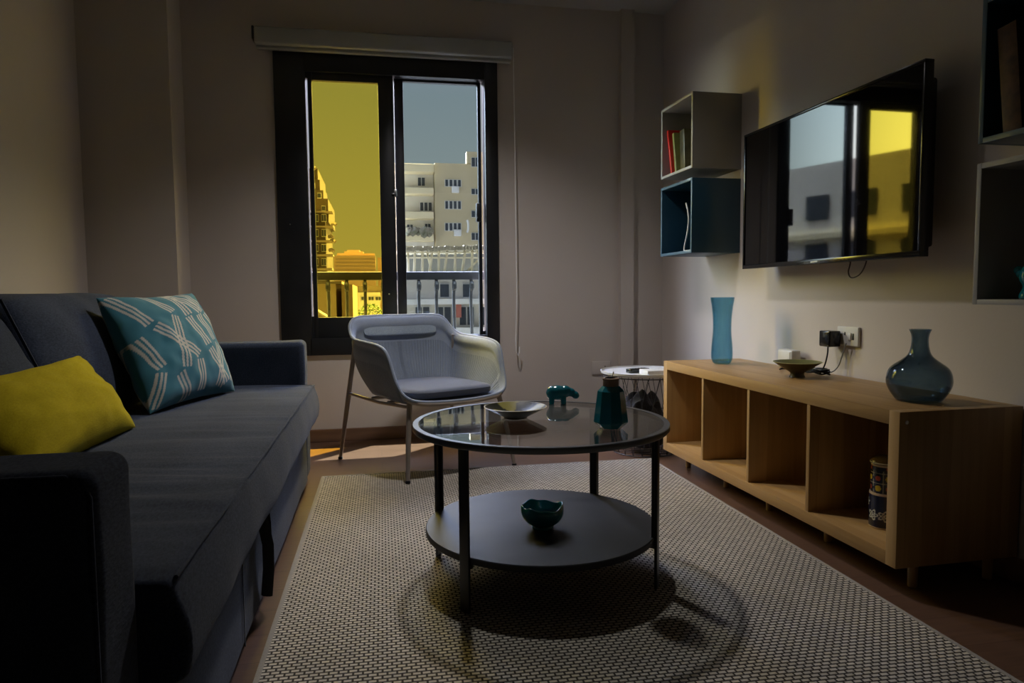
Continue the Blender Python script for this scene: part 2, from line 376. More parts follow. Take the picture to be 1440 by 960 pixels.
# B: lower pale building with a timber roof shelter, close behind the railing
YB = 34
bB = empty('rooftop_building', 'pale low building with white ledge behind the railing in the right pane', 'building', (at(620, 400, YB).x, YB, GZ))
part_px('wall', pale_m, bB, 546, 770, 384, 600, YB, 8); part_px('ledge', mat('white_ledge', (.8,.82,.78), .8), bB, 546, 770, 421, 426, YB, .1, out=.35)
part_px('ground_ledge', MATS['white_ledge'], bB, 546, 770, 462, 469, YB, .1, out=.35)
for u in (583, 613, 645, 676, 705): far_window(bB, u, u+22, 430, 458, YB, 2)
for u in (618, 650): far_window(bB, u, u+14, 398, 419, YB, 1)
red_m = mat('faded_red_cloth', (.45,.16,.12), .9)
part_px('red_awning', red_m, bB, 641, 648, 428, 446, YB, .05, out=.3)['label'] = 'faded red hanging cloth'
bC = empty('timber_shelter', 'skeletal roof shelter of pale timber poles below the beige apartment block', 'shelter', (at(620, 384, YB+1.5).x, YB+1.5, at(620, 384, YB+1.5).z))
tim_m = noisy('raw_timber', (.50,.44,.32), (.58,.52,.38), 2, .9)
random.seed(3)
def cpart(name, bm, m):
    o = finish(name, bm, m, None, smooth=True); o.parent = bC; o.matrix_parent_inverse = Matrix.Translation(-bC.location); return o
bm = B()
for i in range(46):
    u = 560 + i*4.4; h = random.uniform(-1.2, 1.5); a, b = at(u, 347+h-.02*(u-570), YB+.8), at(u+5.5, 353+h*.6-.02*(u-570), YB+.8); box(bm, a.x, b.x, YB+.7, YB+4, b.z, a.z)
cpart('thatched_roof', bm, noisy('dry_reed', (.30,.27,.19), (.42,.38,.28), 6, .95))
bm = B(); px_box(bm, 560, 770, 361, 363.5, YB+1, .12); px_box(bm, 560, 770, 354, 356, YB+1, .12); cpart('cross_beam', bm, tim_m)
for i, u in enumerate((574, 583, 594, 606, 617, 627, 640, 652, 664, 674, 690, 708)):
    bm = B(); tl = random.uniform(-5, 5) if i % 2 else random.uniform(-1, 1)
    tube(bm, [at(u+tl*.5, 352, YB+1.1), at(u-tl*.5, 383, YB+1.1)], .075, 6); cpart('pole', bm, tim_m)
for q0, q1 in (((655, 383), (676, 362)), ((600, 352), (607, 383))):
    bm = B(); tube(bm, [at(*q0, YB+1.3), at(*q1, YB+1.3)], .055, 6); cpart('brace', bm, tim_m)
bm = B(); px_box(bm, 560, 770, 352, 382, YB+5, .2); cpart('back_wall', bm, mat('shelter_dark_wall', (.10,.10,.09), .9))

# C: stepped tower on the left
YC = 60
bD = empty('stepped_tower', 'dark stepped apartment tower with balconies at left edge of yellow pane', 'building', (at(430, 400, YC).x, YC, GZ))
tow_m = noisy('brown_tower_render', (.075,.058,.036), (.12,.095,.06), .5, .9); band_m = mat('tower_band', (.24,.2,.15), .9)
bm = B()
for (u1, v0, v1, y) in ((447, 234, 252, 3), (450, 250, 268, 2), (455, 265, 286, 1.2), (462, 277, 312, .6), (465, 300, 600, 0)): px_box(bm, 330, u1, v0, v1, YC+y, 9)
w = finish('wall', bm, tow_m, None, smooth=False); w.parent = bD; w.matrix_parent_inverse = Matrix.Translation(-bD.location)
for i, v in enumerate((296, 317, 338, 358, 378)): part_px('balcony', band_m, bD, 330, 467+(i % 2), v-1.2, v+1.4, YC-.9, 2.0)
for i, v in enumerate((301, 322, 343, 363)):
    for u in (441, 452): far_window(bD, u, u+7, v, v+11, YC, 2)
for (u, v) in ((452, 271), (443, 257), (458, 289)): far_window(bD, u-6, u, v, v+8, YC+.6, 1)
for (u, v) in ((470, 315), (469, 339), (467, 352), (466, 333), (441, 236)):
    bm = B(); tube(bm, [at(u-4, v, YC-.4), at(u, v-1, YC-.5), at(u+2.5, v+1, YC-.6)], .16, 5)
    o = finish('balcony_bracket', bm, band_m, None); o.parent = bD; o.matrix_parent_inverse = Matrix.Translation(-bD.location)
# D: distant block
YD = 170
bE = empty('distant_block', 'wide distant flat-roofed block on the horizon in the yellow pane', 'building', (at(500, 400, YD).x, YD, GZ))
far_m = noisy('hazy_ochre_render', (.40,.29,.2), (.45,.33,.23), .05, .95)
bm = B(); px_box(bm, 469, 531, 359, 500, YD, 25); px_box(bm, 474, 527, 356, 360, YD+1, 20); px_box(bm, 484, 511, 353.5, 358, YD+2, 12); px_box(bm, 488, 506, 351.5, 354, YD+3, 10); px_box(bm, 531, 548, 362, 500, YD+6, 20)
w = finish('wall', bm, far_m, None, smooth=False); w.parent = bE; w.matrix_parent_inverse = Matrix.Translation(-bE.location)
for v in (363.5, 368.5, 373.5, 378.5): part_px('window_band', mat('hazy_window_band', (.27,.2,.15), .8), bE, 472, 528, v, v+2.0, YD, .1, out=.15)
# E: plain corner building at lower left
YE = 22
bF = empty('corner_house', 'plain ochre low house behind the left railing in the yellow pane', 'building', (at(450, 430, YE).x, YE, GZ))
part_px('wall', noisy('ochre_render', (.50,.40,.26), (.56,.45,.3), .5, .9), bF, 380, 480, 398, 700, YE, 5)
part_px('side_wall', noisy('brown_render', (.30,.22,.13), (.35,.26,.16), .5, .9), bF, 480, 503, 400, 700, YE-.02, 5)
part_px('roof_edge', band_m, bF, 378, 481, 396, 399, YE, 5, out=.2)
bm = B(); tube(bm, [at(442, 434, YE-1), at(466, 449, YE-1)], .05, 6); o = finish('stair_rail', bm, mat('pale_rail', (.7,.66,.55), .6), None); o.parent = bF; o.matrix_parent_inverse = Matrix.Translation(-bF.location)
YG = 48
bG = empty('white_house', 'small white house with dark windows above the tree in yellow pane', 'building', (at(520, 420, YG).x, YG, GZ))
part_px('wall', noisy('white_house_render', (.62,.58,.5), (.7,.66,.57), .5, .9), bG, 503, 541, 411, 700, YG, 6)
part_px('parapet', tow_m, bG, 503, 541, 402, 411, YG+2, 6)
for u in (508, 518, 528): far_window(bG, u, u+8, 416, 423, YG, 2)
tr = empty('tree', 'round leafy green tree in front of the small white house', 'tree', (at(521, 440, 30).x, 30, GZ))
bm = B(); c = at(521, 452, 30); tube(bm, [(c.x, 30, GZ), (c.x+.2, 30, -6), (c.x, 30, c.z)], [.3, .22, .12], 8)
o = finish('trunk', bm, mat('bark', (.12,.09,.06), .9), None); o.parent = tr; o.matrix_parent_inverse = Matrix.Translation(-tr.location)
bm = B(); random.seed(11)
for i in range(1500):
    a = random.uniform(0, 2*PI); t = math.acos(random.uniform(-1, 1)); r = random.uniform(.75, 1)**.5
    p = Vector((c.x+.62*r*sin(t)*cos(a), 30+.6*r*sin(t)*sin(a), c.z+.05+.72*r*cos(t)))
    q = Vector((random.gauss(0,1), random.gauss(0,1), random.gauss(0,1))).normalized(); s = q.orthogonal().normalized(); w_ = q.cross(s); k = random.uniform(.03, .06)
    bm.faces.new([bm.verts.new(p+s*k), bm.verts.new(p+w_*k*.6), bm.verts.new(p-s*k), bm.verts.new(p-w_*k*.6)])
o = finish('crown', bm, noisy('leaf_green', (.07,.12,.03), (.15,.22,.06), 2, .8), None, smooth=False); o.parent = tr; o.matrix_parent_inverse = Matrix.Translation(-tr.location)
bm = B(); box(bm, -260, 260, 6, 420, GZ-.5, GZ); tag(finish('street_ground', bm, noisy('asphalt', (.05,.048,.045), (.08,.075,.07), .3, .9), smooth=False), kind='structure')

bH = empty('street_block', 'cream apartment block across the street, mirrored in the television screen', 'building', (-42, 44, GZ))
bm = B(); box(bm, -14, 14, -9, 9, 0, 25.5); box(bm, -13, -2, -8, 8, 25.5, 28); finish('wall', bm, noisy('cream_block_render', (.72,.68,.58), (.78,.74,.64), .2, .9), bH, smooth=False)
for fl in range(6):
    for k in range(5):
        bm = B(); box(bm, 13.95, 14.08, -7.6+k*3.3, -5.9+k*3.3, 5.2+fl*3.3, 6.9+fl*3.3); f_ = finish('window', bm, fw_m, bH, smooth=False)
    bm = B(); box(bm, 14.0, 14.5, -9, 9, 3.9+fl*3.3, 4.25+fl*3.3); finish('floor_ledge', bm, parap_m, bH, smooth=False)
bH.rotation_euler = (0, 0, -.35)
# ------------------------------------------------------------------ rug
bm = B()
RR = 1.556; rg = empty('woven_rug', 'flat-woven beige and dark grey speckled rug under the coffee table', 'rug', (-.2667, 3.1353, 0), -.005)
box(bm, .012, RR-.012, -4.2, -.012, .001, .009); finish('weave', bm, rug_m, rg, smooth=False)
bm = B()
for (x0, x1, y0, y1) in ((0, .013, -4.2, 0), (RR-.013, RR, -4.2, 0), (.013, RR-.013, -.013, 0)): box(bm, x0, x1, y0, y1, .0005, .0105, .003)
finish('binding', bm, rugedge_m, rg)

# ------------------------------------------------------------------ sofa
SX, SXB = -.312, -1.33
sofa = empty('sofa', 'long charcoal grey fabric sofa with storage base against left wall', 'sofa', (-.82, 1.98, 0))
def sp(name, bm, m=sofa_m, **k):
    bmesh.ops.transform(bm, matrix=Matrix.Translation((.82, -1.98, 0)), verts=bm.verts); return finish(name, bm, m, sofa, angle=60, **k)
def rbox(bm, c, h, r, n=(12,12,12), fn=None):
    def axis(hh, k):
        e_ = [0, .15, .35, .6, .85, 1]; L_ = [-hh+r*t for t in e_]; M_ = [(-hh+r)+(2*hh-2*r)*i/k for i in range(1, k)]
        return L_ + M_ + [-t for t in L_[::-1]]
    A = [axis(h[i], n[i]) for i in range(3)]; vs = {}
    def V(*t):
        if t not in vs:
            P = Vector((A[0][t[0]], A[1][t[1]], A[2][t[2]]))
            I = Vector([max(-(h[i]-r), min(h[i]-r, P[i])) for i in range(3)]); D = P-I
            q = Vector([P[i]/h[i] for i in range(3)])
            if D.length > 1e-6: P = I + D.normalized()*r
            if fn: P = fn(P, q)
            vs[t] = bm.verts.new(P+Vector(c))
        return vs[t]
    for a in range(3):
        b, d = (a+1) % 3, (a+2) % 3; nb, nd, na = len(A[b])-1, len(A[d])-1, len(A[a])-1
        for side in (0, na):
            for i in range(nb):
                for j in range(nd):
                    q = []
                    for (x, y) in ((i,j), (i+1,j), (i+1,j+1), (i,j+1)):
                        t = [0,0,0]; t[a] = side; t[b] = x; t[d] = y; q.append(V(*t))
                    bm.faces.new(q if side else q[::-1])
def wr(a, s=7, seed=0):
    def f(P, q):
        n = noise.noise_vector(Vector((P.x, P.y, P.z))*s + Vector((seed, 0, 0))); return P + n*a
    return f
for (y0, y1, sd) in ((.815, .952, 1), (3.0, 3.145, 2)):
    bm = B(); rbox(bm, ((SX+SXB)/2, (y0+y1)/2, .325), ((SX-SXB)/2, (y1-y0)/2, .297), .024, (40, 6, 24), wr(.0045, 6, sd)); sp('arm', bm)
    bm = B(); yy = y0+.008 if y0 < 2 else y1-.008
    tube(bm, [(SX-.006, yy, z) for z in (.05, .3, .5, .59)]+[(SX-.012, yy, .606), (SX-.03, yy, .615)]+[(SX-.03-.1*i, yy, .6155) for i in range(1, 9)], .0028, 6); sp('piping', bm)
def seatfn(P, q):
    n = noise.noise(Vector((P.x*1.2, P.y*9, 3)))*.5 + noise.noise(Vector((P.x*3, P.y*22, 9)))*.3
    t = max(0, q.z)
    cr = noise.noise(Vector((P.x*2.5, P.y*34+P.x*5, 4)))*max(0, min(1, (q.x+.35)*1.2))*max(0, 1-abs(P.y+.45)*1.1)
    P = P.copy(); P.z += t*(.009*n + .008*(1-q.x*q.x) + .009*cr)
    if q.x > .5: P.x += .006*noise.noise(Vector((P.y*5, P.z*6, 1))) + .016*max(0, 1-(q.z+.25)**2)*((q.x-.5)*2)**6
    return P
bm = B(); rbox(bm, ((-.270-1.02)/2, 1.968, .369), ((1.02-.270)/2, 1.022, .072), .014, (30, 110, 8), seatfn); sp('seat_mattress', bm)
bm = B(); tube(bm, [(-.274+.002*fbm((0, y, 0), 6), y, .4385+.001*fbm((3, y, 0), 9)) for y in [.965+.02*i for i in range(102)]], .0035, 6); sp('seat_piping', bm)
bm = B(); rbox(bm, ((SX-1.02)/2, 1.976, .17), ((1.02+SX)/2, 1.018, .145), .012, (12, 60, 8), wr(.003, 5)); sp('storage_base', bm)
bm = B(); rbox(bm, (-1.23, 1.976, .405), (.095, 1.02, .39), .03, (6, 60, 14), wr(.005, 5)); sp('backrest', bm)
def backfn(P, q):
    n = noise.noise_vector(Vector((P.x*5, P.y*5, P.z*5)))*.012
    P = P.copy(); lean = .17*(P.z/.2)*.5; P.x -= lean
    puff = .045*(1-q.y**2)*(1-q.z**2)*(1 if q.x > 0 else 0); P.x += puff
    P.z -= .012*(q.y**4)*(1 if q.z > 0 else 0)
    c = noise.noise(Vector((P.y*3+P.z*4, P.z*2, 5))); P.x += .012*c*(q.x > 0)
    return P + n
for (y0, y1, zt) in ((.97, 2.04, .822), (2.06, 2.99, .828)):
    bm = B(); h = (zt-.445)/2; soft(bm, (-.985, (y0+y1)/2, .445+h), (.095, (y1-y0)/2, h), (12, 30, 16), 7, backfn); sp('back_cushion', bm)
    bm = B(); ys = y1-.015; tube(bm, [(-.985+.088-.17*(z-.445-h)/.4, ys+.004, z) for z in (.50, .6, .7, .77, .81)], .004, 6); sp('cushion_piping', bm)
# black pull strap on the storage base
bm = B()
pts = [(-.308, 1.745, .30), (-.292, 1.76, .25), (-.285, 1.775, .19), (-.288, 1.79, .12), (-.296, 1.80, .05), (-.302, 1.83, .045), (-.304, 1.90, .12), (-.308, 1.93, .20), (-.309, 1.90, .28)]
tube(bm, pts, .014, 8, sx=.25); sp('pull_strap', bm, strap_m)['label'] = 'black webbing pull strap'
# mechanism front flap line
bm = B(); box(bm, -.3105, -.3085, 1.58, 1.583, .03, .29); sp('base_seam', bm, strap_m)

# ------------------------------------------------------------------ pillows
def pillow(name, cs, th, m, n=60, colfn=None, pinch=.05, seed=0, wr_=.006, hem=True):
    """cs: BL, BR, TR, TL corners of the seam; th half thickness"""
    BL, BR, TR, TL = [Vector(c) for c in cs]
    nrm = (BR-BL).cross(TL-BL).normalized(); cen = (BL+BR+TR+TL)/4
    bm = B(); lay = bm.verts.layers.float_color.new('col') if colfn else None; G = [{}, {}]
    for s in (0, 1):
        for i in range(n+1):
            for j in range(n+1):
                u, v = 2*i/n-1, 2*j/n-1
                edge = i in (0, n) or j in (0, n)
                if s == 1 and edge: G[1][(i,j)] = G[0][(i,j)]; continue
                uu = u*(1-pinch*(1-v*v)); vv = v*(1-pinch*(1-u*u))
                a, b = (uu+1)/2, (vv+1)/2
                P = BL*(1-a)*(1-b)+BR*a*(1-b)+TR*a*b+TL*(1-a)*b
                t = ((1-u**4)*(1-v**4))**.55 * (1-.25*(u*u+v*v)/2) if not edge else 0
                w = noise.noise(Vector((u*2.2+seed, v*2.2, s*5)))*wr_ + noise.noise(Vector((u*6+seed, v*5, s*5)))*wr_*.4
                cr = .35*wr_*sin(14*math.atan2(v-1, u-1)+seed)*max(0, 1-math.hypot(u-1, v-1)*1.1)
                P = P + nrm*((1 if s == 0 else -1)*(t*th) + (w+cr)*min(1, t*2+.15))
                vt = bm.verts.new(P - cen)
                if lay: vt[lay] = (*colfn((u+1)/2, (v+1)/2), 1)
                G[s][(i,j)] = vt
        for i in range(n):
            for j in range(n):
                q = [G[s][(i,j)], G[s][(i+1,j)], G[s][(i+1,j+1)], G[s][(i,j+1)]]
                bm.faces.new(q if s == 0 else q[::-1])
    if hem:
        pass
    o = finish(name, bm, m, angle=180, loc=tuple(cen)); return o
# pattern: groups of three cream stripes, straight ladders and crossings
def seg_d(p, a, b):
    ax, ay = a; bx, by = b; vx, vy = bx-ax, by-ay; L = vx*vx+vy*vy
    t = ((p[0]-ax)*vx+(p[1]-ay)*vy)/L
    if t < 0 or t > 1: return 9
    return ((p[0]-ax)*vy-(p[1]-ay)*vx)/math.sqrt(L)
# each motif: bundle centre-line from a to b (u right, v up)
MOT = [((.03,.97),(.17,.66)), ((.30,.99),(.42,.74)), ((.54,.99),(.60,.70)), ((.52,1.0),(.78,.74)), ((.72,1.0),(.84,.74)), ((.86,.72),(.99,.50)),
       ((.20,.63),(.50,.30)), ((.42,.70),(.33,.22)), ((.58,.68),(.66,.38)), ((.74,.70),(.82,.44)),
       ((.84,.40),(.72,.03)), ((.66,.34),(.82,.05)), ((.26,.19),(.34,.0)), ((.50,.26),(.50,.03)), ((.95,.42),(.92,.06)), ((.04,.56),(.12,.28)), ((.10,.24),(.02,.02))]
def teal_col(u, v):
    w = .0
    for a, b in MOT:
        d = seg_d((u, v), a, b)
        if d == 9: continue
        for off in (-.034, 0, .034):
            if abs(d-off) < .0095: w = 1
    c1 = (.035,.155,.20); c2 = (.44,.42,.36)
    return c2 if w else c1
o = pillow('patterned_cushion', ((-.70, 2.28, .452), (-.545, 2.765, .452), (-.735, 2.965, .828), (-.895, 2.44, .812)), .085, pattern_m, 200, teal_col, .075, 3, .010)
tag(o, 'square teal cushion with cream crossed stripe pattern in the sofa corner', 'cushion')
o = pillow('mustard_cushion', ((-.66, 1.44, .455), (-.665, 2.045, .455), (-.86, 2.20, .645), (-.86, 1.42, .625)), .075, yellow_m, 70, None, .12, 8, .008)
tag(o, 'plain mustard yellow cushion lying near the front sofa arm', 'cushion')

# ------------------------------------------------------------------ armchair
TH = math.radians(25)
ch = empty('armchair', 'blue-grey shell armchair with slim metal legs below the window', 'armchair', (.2367, 3.3119, 0), TH)
def L(x, v, z): return Vector((x, -v, z))       # local: x right, v forward
def cr_spline(P, n):
    out = []
    for i in range(len(P)-1):
        p0, p1, p2, p3 = P[max(i-1, 0)], P[i], P[i+1], P[min(i+2, len(P)-1)]
        for k in range(n):
            t = k/n; out.append(.5*((2*p1)+(p2-p0)*t+(2*p0-5*p1+4*p2-p3)*t*t+(3*p1-p0-3*p2+p3)*t**3))
    out.append(P[-1]); return out
half_rim = [L(0,-.325,.708), L(.15,-.325,.708), L(.235,-.32,.702), L(.272,-.305,.675), L(.288,-.27,.635), L(.300,-.20,.606), L(.306,-.08,.598), L(.305,.06,.590), L(.302,.135,.572), L(.298,.17,.535),
            L(.290,.20,.46), L(.275,.235,.395), L(.245,.262,.362), L(.19,.275,.348), L(.10,.285,.342), L(0,.29,.34)]
# matching floor curve: seat pan edge loop
half_low = [L(0,-.215,.345), L(.10,-.215,.345), L(.17,-.212,.345), L(.20,-.205,.345), L(.215,-.19,.345), L(.224,-.15,.344), L(.228,-.08,.342), L(.228,.0,.340), L(.227,.06,.338), L(.226,.10,.337),
            L(.224,.15,.336), L(.218,.19,.336), L(.20,.22,.336), L(.165,.24,.336), L(.09,.252,.336), L(0,.257,.336)]
hr, hl = cr_spline(half_rim, 5), cr_spline(half_low, 5)
def mirror(P): return Vector((-P.x, P.y, P.z))
rim = hr + [mirror(p) for p in hr[::-1][1:-1]]; low = hl + [mirror(p) for p in hl[::-1][1:-1]]
N = len(rim); NT_ = 22
bm = B(); rings = []; rib = bm.verts.layers.float.new('rib'); arc = [0]
for i in range(1, N): arc.append(arc[-1]+(low[i]-low[i-1]).length)
for k in range(NT_+1):
    t = k/NT_; ring = []
    for i in range(N):
        a, b = low[i], rim[i]; P = a.lerp(b, t)
        out = Vector((b.x-a.x, b.y-a.y, 0)); hgt = b.z-a.z
        if hgt > .12:
            # side/back walls bulge outward low down, then flare at a roll near the rim
            f = min(1, hgt/.3)
            P += out.normalized()*(.028*sin(PI*min(1, t*1.15))*f if out.length > 1e-4 else 0)
            if t > .80: P -= out.normalized()*.012*sin((t-.8)/.2*PI)*f
        vv_ = bm.verts.new(P); vv_[rib] = arc[i]; ring.append(vv_)
    rings.append(ring)
for k in range(NT_):
    for i in range(N):
        f = bm.faces.new((rings[k][i], rings[k][(i+1) % N], rings[k+1][(i+1) % N], rings[k+1][i]))
        f.material_index = 1 if 1 <= k < 14 else 0
cen = bm.verts.new((0, 0, .338))
for i in range(N): bm.faces.new((rings[0][i], cen, rings[0][(i+1) % N]))
o = finish('shell', bm, None, ch, angle=180, mats=[chair_m, chairrib_m])
sd = o.modifiers.new('thick', 'SOLIDIFY'); sd.thickness = .012; sd.offset = 0
t = NT(chairrib_m)   # vertical ribs round the inside of the back
ra = t.n('ShaderNodeAttribute'); ra.attribute_name = 'rib'; wm = t.n('ShaderNodeMath', {0: ra.outputs['Fac'], 1: 520.0}, operation='MULTIPLY'); wv = t.n('ShaderNodeMath', {0: wm.outputs[0]}, operation='SINE')
for nd in list(t.t.nodes):
    if nd.type == 'BUMP': t.link(wv.outputs[0], nd.inputs['Height']); nd.inputs['Strength'].default_value = .5; nd.inputs['Distance'].default_value = .0015
bm = B(); tube(bm, rim, .0075, 8, closed=True); finish('rim_piping', bm, chair_m, ch, angle=180)
# head band: padded band across the upper back
bm = B()
soft(bm, (0, 0, 0), (.205, .008, .034), (24, 4, 8), 6)
bmesh.ops.transform(bm, matrix=Matrix.Translation((0, .301, .642)) @ Matrix.Rotation(math.radians(-13), 4, 'X'), verts=bm.verts)
finish('back_pad', bm, fabric('light_mesh_fabric', (.22,.27,.33), (.36,.42,.49), 300, .8, .2, .6), ch)['label'] = 'lighter mesh lumbar pad'
def padfn(P, q):
    P = P.copy(); P.z += .012*(1-q.x**2)*(1-q.y**2)*(q.z > 0); P.x *= 1-.06*(q.y+1)/2; return P
bm = B(); soft(bm, (0, -.02, .372), (.225, .238, .024), (24, 24, 6), 5, padfn); finish('seat_pad', bm, pad_m, ch)['label'] = 'dark grey seat pad'
bm = B()
tube(bm, cr_spline([L(-.262,.24,.365), L(-.19,.278,.339), L(0,.292,.331), L(.19,.278,.339), L(.262,.24,.365)], 6), .009, 8); finish('front_rail', bm, legmetal_m, ch, angle=180)
for s in (-1, 1):
    bm = B(); tube(bm, [L(s*.235,.235,.345), L(s*.262,.268,.17), L(s*.281,.295,.018 if s < 0 else .008)], [.0125, .0115, .009], 10); g = finish('leg', bm, legmetal_m, ch, angle=60)
    bm = B(); lathe(bm, [(0, 0), (.011, 0), (.012, .006), (.01, .012), (0, .012)], 12, tuple(L(s*.281,.295,.0115 if s < 0 else 0))); finish('foot_glide', bm, strap_m, g)
    bm = B(); tube(bm, [L(s*.275,-.235,.605), L(s*.298,-.29,.31), L(s*.321,-.352,.008)], [.010, .0125, .009], 10); g = finish('leg', bm, legmetal_m, ch, angle=60)
    bm = B(); lathe(bm, [(0, 0), (.011, 0), (.012, .006), (.01, .012), (0, .012)], 12, tuple(L(s*.321,-.352,0))); finish('foot_glide', bm, strap_m, g)
    bm = B(); tube(bm, [L(s*.295,-.285,.335), L(s*.27,0,.322), L(s*.236,.237,.325)], .0075, 8); finish('side_stretcher', bm, legmetal_m, ch, angle=60)
bm = B(); tube(bm, [L(-.25,.05,.325), L(.25,.05,.325)], .0085, 8); tube(bm, [L(-.25,-.12,.325), L(.25,-.12,.325)], .0085, 8); finish('under_frame', bm, legmetal_m, ch, angle=60)

# ------------------------------------------------------------------ coffee table
TX, TY = .4486, 1.9077
tb = empty('coffee_table', 'round black coffee table with glass top and lower shelf on the rug', 'coffee table', (TX, TY, .0105))
bm = B(); lathe(bm, [(0, .4335), (.350, .4335), (.350, .4395), (0, .4395)], 96); finish('glass_top', bm, table_glass, tb, smooth=False)['label'] = 'smoky clear glass disc'
rim_m = noisy('dark_grey_metal_rim', (.10,.105,.11), (.13,.135,.14), 10, .3, metal=.4)
bm = B(); lathe(bm, [(.350, .424), (.3625, .424), (.364, .4265), (.364, .4385), (.3625, .4405), (.3475, .4405), (.3475, .4395), (.350, .4395), (.350, .424)], 96); finish('top_rim', bm, rim_m, tb)
shelf_m = noisy('matt_black_shelf', (.016,.017,.02), (.024,.026,.029), 7, .5, spec=.25)
bm = B(); lathe(bm, [(0, .125), (.329, .125), (.3315, .1275), (.3315, .1405), (.329, .143), (0, .143)], 96); finish('lower_shelf', bm, shelf_m, tb)
for a in (45, 222, -34, 147):
    a = math.radians(a); bm = B(); M = Matrix.Rotation(a, 4, 'Z')
    box(bm, .3315, .3395, -.015, .015, 0, .425, .0015, m4=M); box(bm, .3235, .3315, -.015, -.009, .143, .425, .001, m4=M); box(bm, .318, .3345, -.013, .013, .112, .124, .001, m4=M)
    finish('leg', bm, blackmetal_m, tb)
TZ = .0105+.4395
# shallow lacquered bowl
def bowlcol(p):
    a = math.atan2(p.y, p.x); r = p.xy.length
    if p.z < .026 and False: return (.05,.03,.015)
    k = sin(a*3+r*30)+sin(a*5-r*14+1)
    return (.25,.22,.05) if k > .25 else (.022,.022,.010)
def bowl_obj(name, loc, prof_out, prof_in, m, colfn=None, outcol=(.05,.04,.02), rimcol=(.55,.5,.35), seg=72):
    bm = B(); lay = bm.verts.layers.float_color.new('col')
    r1 = lathe(bm, prof_out, seg); r2 = lathe(bm, prof_in, seg)
    for v in bm.verts: v[lay] = (*outcol, 1)
    for ring in r2:
        for v in ring: v[lay] = (*(colfn(v.co) if colfn else outcol), 1)
    for ring in (r1[-1], r2[0]):
        for v in ring: v[lay] = (*rimcol, 1)
    bmesh.ops.bridge_loops(bm, edges=[e for e in bm.edges if e.is_boundary])
    return finish(name, bm, m, loc=loc, angle=50)
def pr(pts, n=4):
    return [(p.x, p.y) for p in cr_spline([Vector((a, b, 0)) for a, b in pts], n)]
o = bowl_obj('decorative_bowl', (.388, 1.966, TZ), [(0,0), (.034,0), (.036,.004)]+pr([(.036,.004), (.055,.014), (.075,.024), (.0925,.0335)]), pr([(.090,.0345), (.075,.027), (.055,.0185), (.035,.012), (.015,.0095), (0,.009)], 6), olivebowl_m, bowlcol)
tag(o, 'shallow bowl with green and dark striped inside on the glass table top', 'bowl')
# glazed hippo figurine
hp = B()
def ell(c, s, rot=0):
    bmesh.ops.create_uvsphere(hp, u_segments=20, v_segments=12, radius=1, matrix=Matrix.Translation(c) @ Matrix.Rotation(rot, 4, 'Y') @ Matrix.Diagonal((*s, 1)))
ell((-.012, 0, .036), (.036, .023, .0245)); ell((-.030, 0, .035), (.021, .021, .024)); ell((.012, 0, .040), (.021, .019, .020)); ell((.030, 0, .037), (.017, .014, .0145), .3); ell((.045, 0, .028), (.0145, .013, .0125), .6)
for (x, y) in ((-.033, -.011), (-.033, .011), (.006, -.010), (.006, .010)):
    bmesh.ops.create_cone(hp, segments=16, radius1=.0088, radius2=.0095, depth=.026, cap_ends=True, matrix=Matrix.Translation((x, y, .013)))
for y in (-.009, .009): ell((.025, y, .048), (.0035, .003, .0045)); ell((.036, y*.7, .045), (.003, .003, .003))
ell((-.049, 0, .036), (.003, .003, .007))
o = finish('hippo_figurine', hp, teal_m, loc=(.588, 2.189, TZ), rot=(0, 0, math.radians(-12)), angle=180)
rm = o.modifiers.new('blend', 'REMESH'); rm.mode = 'VOXEL'; rm.voxel_size = .0016; rm.use_smooth_shade = True
sm = o.modifiers.new('smooth', 'SMOOTH'); sm.factor = .6; sm.iterations = 5
tag(o, 'small glossy teal hippo figurine standing on the glass table top', 'figurine')
# faceted teal jar
jr = empty('teal_jar', 'faceted glossy teal jar with cork neck on the glass table top', 'jar', (.609, 1.757, TZ), .2)
bm = B(); lathe(bm, [(0, 0), (.028, 0), (.046, .016), (.0465, .020), (.036, .100), (.024, .113), (.020, .114)], 9); finish('body', bm, teal_m, jr, smooth=False)
bm = B(); lathe(bm, [(.0205, .112), (.0215, .114), (.021, .128), (.0225, .131), (.0225, .134), (.012, .134)], 28); finish('cork_neck', bm, cork_m, jr)
bm = B(); tube(bm, [(-.020,0,.134), (-.012,0,.137), (.0,0,.1365), (.006,0,.139), (.008,0,.151)], .0018, 6); tube(bm, [(.006+.012*cos(t_*.52),0.006*sin(t_*.52),.137) for t_ in range(12)], .0015, 6, closed=True); finish('wire_clip', bm, mat('silver_wire', (.7,.7,.68), .2, 1), jr)
# wavy bowl on the shelf
def wob(r, z, a, i):
    k = max(0, (z-.03)/.045); return r*(1+.05*k*sin(3*a+.6)+.03*k*sin(5*a)), z*.86+.003*k*sin(3*a+2)+.002*k*sin(7*a)
bm = B(); lathe(bm, pr([(0,.0), (.026,.0), (.03,.006), (.028,.012), (.045,.022), (.058,.042), (.0605,.058), (.059,.070), (.0565,.0755), (.0535,.072), (.052,.058), (.047,.04), (.032,.026), (.012,.02), (0,.019)], 3), 64, wob=wob)
o = finish('wavy_bowl', bm, tealbowl_m, loc=(.44, 1.849, .1545), angle=180); tag(o, 'thick turquoise glazed bowl with wavy rim on the lower table shelf', 'bowl')

